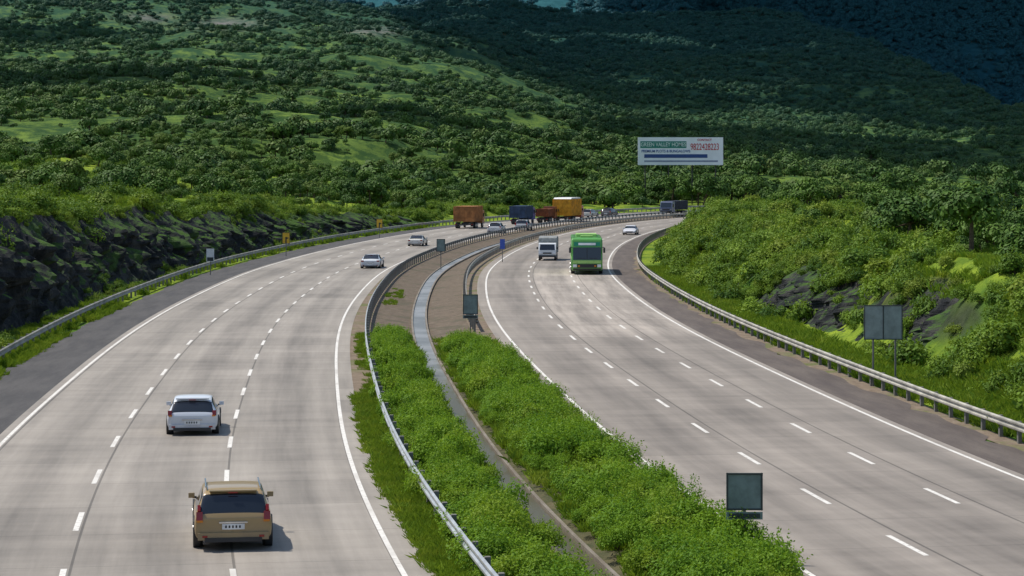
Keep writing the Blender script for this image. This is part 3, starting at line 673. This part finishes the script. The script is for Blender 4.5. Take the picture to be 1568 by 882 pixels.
def minitruck(name,X,Y,ang):
    e=root(name,X,Y,ang); wp=paintmat(name+'_white_paint',(.70,.71,.70)); cv=simple(name+'_grey_canopy',(.24,.25,.24),.7,0,.3,.3)
    m=MB(); f=2.4
    m.prism([(f-1.5,.45),(f-.02,.45),(f,.95),(f-.32,1.55),(f-.42,1.62),(f-1.5,1.62)],1.62,0)
    m.box((0,-.75,1.35),(1.75,3.3,1.35),1); m.prism([(-2.4,2.03),(-2.2,2.16),(.7,2.16),(.9,2.03)],1.66,1); m.box((0,-.4,.55),(.8,4.4,.16),2)
    m.quad([(-.7,f+.0,.99),(.7,f+.0,.99),(.66,f-.29,1.50),(-.66,f-.29,1.50)],3)
    m.box((0,f+.03,.42),(1.6,.1,.18),2); m.box((0,f+.02,.70),(.8,.04,.12),2)
    for sx in(-1,1):
        m.box((sx*.63,f+.02,.70),(.24,.06,.16),4); m.box((sx*.93,f-.3,1.15),(.14,.05,.22),2); m.box((sx*.815,f-.85,1.22),(.02,.6,.36),3)
        for wy in(-1.5,1.7): m.cyl((sx*.72,wy,.30),'X',.30,.2,2,20); m.cyl((sx*.73,wy,.30),'X',.15,.2,5,12)
    m.obj('bodywork',[wp,cv,M_dark,M_glass,M_lamp,M_chrome],e,bevel=.02)
minitruck('pickup_truck',3.38,219.4,heading(219)+math.pi)

# ------------------------------------------------------------------ signs
def sign(name,X,Y,w,z0,z1,mats,ang=0,posts=(0,),strip=None,border=True,split=False,gz=-.2,mark=None):
    e=bpy.data.objects.new(name,None); link(e); e.location=(X,Y,0); e.rotation_euler=(0,0,ang)
    m=MB()
    for p in posts: m.box((p,.05,(gz+z1-.05)/2),(.07,.06,z1-.05-gz),0)
    m.box((0,0,(z0+z1)/2),(w,.025,z1-z0),1)
    m.obj('panel_and_post',[M_post,mats[0]],e)
    m=MB()
    if border:
        for sx in(-1,1): m.box((sx*(w/2-.02),-.022,(z0+z1)/2),(.04,.02,z1-z0+.01),0)
        for zz in(z0+.02,z1-.02): m.box((0,-.024,zz),(w+.004,.02,.04),0)
    if split: m.box((0,-.03,(z0+z1)/2),(.04,.03,z1-z0),0)
    if strip: m.box((0,-.0,(strip[0]+strip[1])/2),(w,.025,strip[1]-strip[0]),1); m.box((0,-.02,(strip[0]+strip[1])/2),(w-.12,.02,(strip[1]-strip[0])-.07),0)
    if mark:
        for c,s_ in mark: m.box(c,s_,0)
    if m.v: m.obj('frame',[M_signdark,mats[-1]],e)
    return e
sign('road_sign',5.24,53.0,.82,1.18,2.02,[M_signback],posts=(.0,),strip=(.97,1.14),gz=-.3)
sign('road_sign',-2.2,124.5,.80,1.0,2.05 -.0,[M_signback],strip=(.78,.96),gz=-.2)
sign('road_sign',-6.2,205,.75,1.3,2.4,[M_signback],gz=-.5)
gz=float(height(14.7,95))
M_sb2=simple('sign_back_pale',(.26,.30,.29),.5,.2,.4,.2,2)
sign('direction_sign',15.0,95,1.56,1.87,3.27,[M_sb2],posts=(-.4,.5),split=True,gz=gz-.3)
for nm,px,yg,w,z0,z1,mt,mk_ in (('warning_sign',438,228,.75,1.0,2.1,M_yellow,[((.0,-.03,1.55),(.12,.02,.6)),((.12,-.03,1.75),(.22,.02,.12))]),
                         ('warning_sign',581,283,.75,1.0,2.1,M_yellow,[((.0,-.03,1.55),(.12,.02,.6)),((.12,-.03,1.75),(.22,.02,.12))])):
    sign(nm,(px-784)/3600*yg,yg,w,z0+.2,z1+.2,[mt],gz=-.1,mark=mk_)
e=sign('information_sign',(322-784)/3600*190,190,.62,1.05,2.1,[M_white],gz=-.1,border=False,mark=[((0,-.02,1.25),(.5,.02,.3))])
sign('information_sign',(742-784)/3600*212+1.6,214,.45,1.2,2.1,[M_blue],gz=-.4,border=False)

e=bpy.data.objects.new('billboard',None); link(e); BY=480; bx=(1042-784)/3600*BY; e.location=(bx,BY,0)
m=MB(); bw,z0,z1=17.4,8.65,14.3
m.box((0,0,(z0+z1)/2),(bw,.2,z1-z0),1)
for q in(-7.2,-2.4,2.4,7.2): m.box((q,.45,6.5),(.22,.22,15.0),0); m.box((q,.3,(z0+z1)/2),(.12,.2,z1-z0-.4),0)
for zz in(z0+.1,z1-.1): m.box((0,.25,zz),(bw,.12,.12),0)
m.obj('hoarding',[simple('rusty_dark_steel',(.05,.05,.04),.7),simple('billboard_white',(.78,.80,.82),.5,0,.3,.06,.3)],e)
def plate(nm,x0,x1,za,zb,col):
    m=MB(); m.box(((x0+x1)/2,-.12,(za+zb)/2),(x1-x0,.03,zb-za),0); m.obj(nm,[simple(nm+'_ink',col,.5,0,.3,.1,2)],e)
def text(s,x,z,size,col,sx=1,bold=.012):
    cu=bpy.data.curves.new('lettering','FONT'); cu.body=s; cu.size=size; cu.offset=bold; cu.extrude=.01; cu.align_x='CENTER'; cu.align_y='CENTER'
    cu.materials.append(simple('lettering_ink',col,.5)); o=bpy.data.objects.new('lettering',cu); link(o,e); o.location=(x,-.16,z); o.rotation_euler=(R(90),0,0); o.scale=(sx,1,1)
plate('green_band',-8.2,1.2,12.1,13.5,(.02,.20,.15)); plate('blue_band',-7.4,5.5,10.1,10.85,(.03,.07,.22)); plate('grey_band',-7.4,7.6,9.25,9.6,(.25,.28,.38))
text('GREEN VALLEY HOMES',-3.5,12.8,1.15,(.6,.7,.65),.78); text('9822428223',4.95,12.3,1.9,(.50,.01,.03),.62,.0); text('CONTACT',4.9,13.75,.6,(.5,.03,.06))
text('PREMIUM PLOTS & BUNGALOWS',-3.0,11.45,.75,(.05,.1,.3),.9)

# ------------------------------------------------------------------ light
SD=Vector((-.48,.20,.86)).normalized(); el=math.asin(SD.z)
sun=bpy.data.lights.new('sun','SUN'); sun.energy=4.4; sun.angle=R(.6); sun.color=(1,.95,.87)
so=bpy.data.objects.new('sun',sun); link(so); so.rotation_euler=SD.to_track_quat('Z','Y').to_euler()
w=bpy.data.worlds.new('World'); scn.world=w; w.use_nodes=True; nt=w.node_tree; nt.nodes.clear()
sky=nt.nodes.new('ShaderNodeTexSky'); sky.sky_type='NISHITA'; sky.sun_disc=False; sky.sun_elevation=el; sky.sun_rotation=math.atan2(SD.x,SD.y)
bg=nt.nodes.new('ShaderNodeBackground'); bg.inputs[1].default_value=.15; wo=nt.nodes.new('ShaderNodeOutputWorld'); nt.links.new(sky.outputs[0],bg.inputs[0]); nt.links.new(bg.outputs[0],wo.inputs[0])
n=60000; Y=np.sqrt(rng.random(n)*(7400**2-820**2)+820**2); X=Y*(rng.random(n)*.80-.30)
px=784+3600*X/Y
bd=np.interp(Y,[800,1000,1300,1700,2100,2600,3500,4000,4300,7000],[1130,1010,930,760,620,560,600,900,1060,1060])  # edge of the hill area to be put in shadow
m_=px>bd
Z=height(X,Y); T=np.stack([X,Y,Z],1)[m_]
Al=1400.0; sdv=np.array(SD); Tc=T+sdv*((Al-T[:,2])/sdv[2])[:,None]
cell=np.round(Tc[:,:2]/95).astype(int); _,ui=np.unique(cell,axis=0,return_index=True); Tc=Tc[ui]; T=T[ui]
fk=(fbm(Tc[:,0]/300,Tc[:,1]/300,202,3)>.36)|(T[:,1]>3300); Tc=Tc[fk]; T=T[fk]; big_=T[:,1]>3300
for cx,cy,rr in((-330,1500,110),(-190,1000,55),(-420,1850,100),(-60,760,35)):  # small unseen cloud clumps added to shade patches of the left hill
    q=rng.normal(0,rr*.45,(14,2)); z=height(cx+q[:,0],cy+q[:,1]); t3=np.stack([cx+q[:,0],cy+q[:,1],z],1); Tc=np.concatenate([Tc,t3+sdv*((Al-z)/sdv[2])[:,None]])
import bmesh
bm=bmesh.new(); bmesh.ops.create_icosphere(bm,subdivisions=1,radius=1); bv=np.array([v.co[:] for v in bm.verts]); bf=np.array([[v.index for v in f.verts] for f in bm.faces]); bm.free()
nC=len(Tc); rad=(64+30*rng.random(nC)); rad[:len(big_)][big_]*=1.5; sm=np.arange(nC)>=nC-56; rad[sm]*=.55
CV=(Tc[:,None,:]+bv[None]*np.stack([rad,rad,rad*.5],1)[:,None,:]*(1+.15*rng.random((nC,len(bv),1)))); CF=(bf[None]+np.arange(nC)[:,None,None]*len(bv)).reshape(-1,3)
mk('shadow_cloud',CV.reshape(-1,3),CF,simple('shadow_cloud_white',(.8,.8,.8),1,0,0,.02,.01),smooth=True)  # unseen cloud, shaped by projecting the wanted hill shadow towards the sun

cam=bpy.data.cameras.new('camera'); co=bpy.data.objects.new('camera',cam); link(co); co.location=(0,0,9); co.rotation_euler=(R(90),0,0)
cam.sensor_width=36; cam.lens=3600/1568*36; cam.shift_y=-191/1568; cam.clip_end=20000; cam.clip_start=.5
scn.camera=co
scn.view_settings.view_transform='Standard'; scn.view_settings.look='None'; scn.view_settings.exposure=0
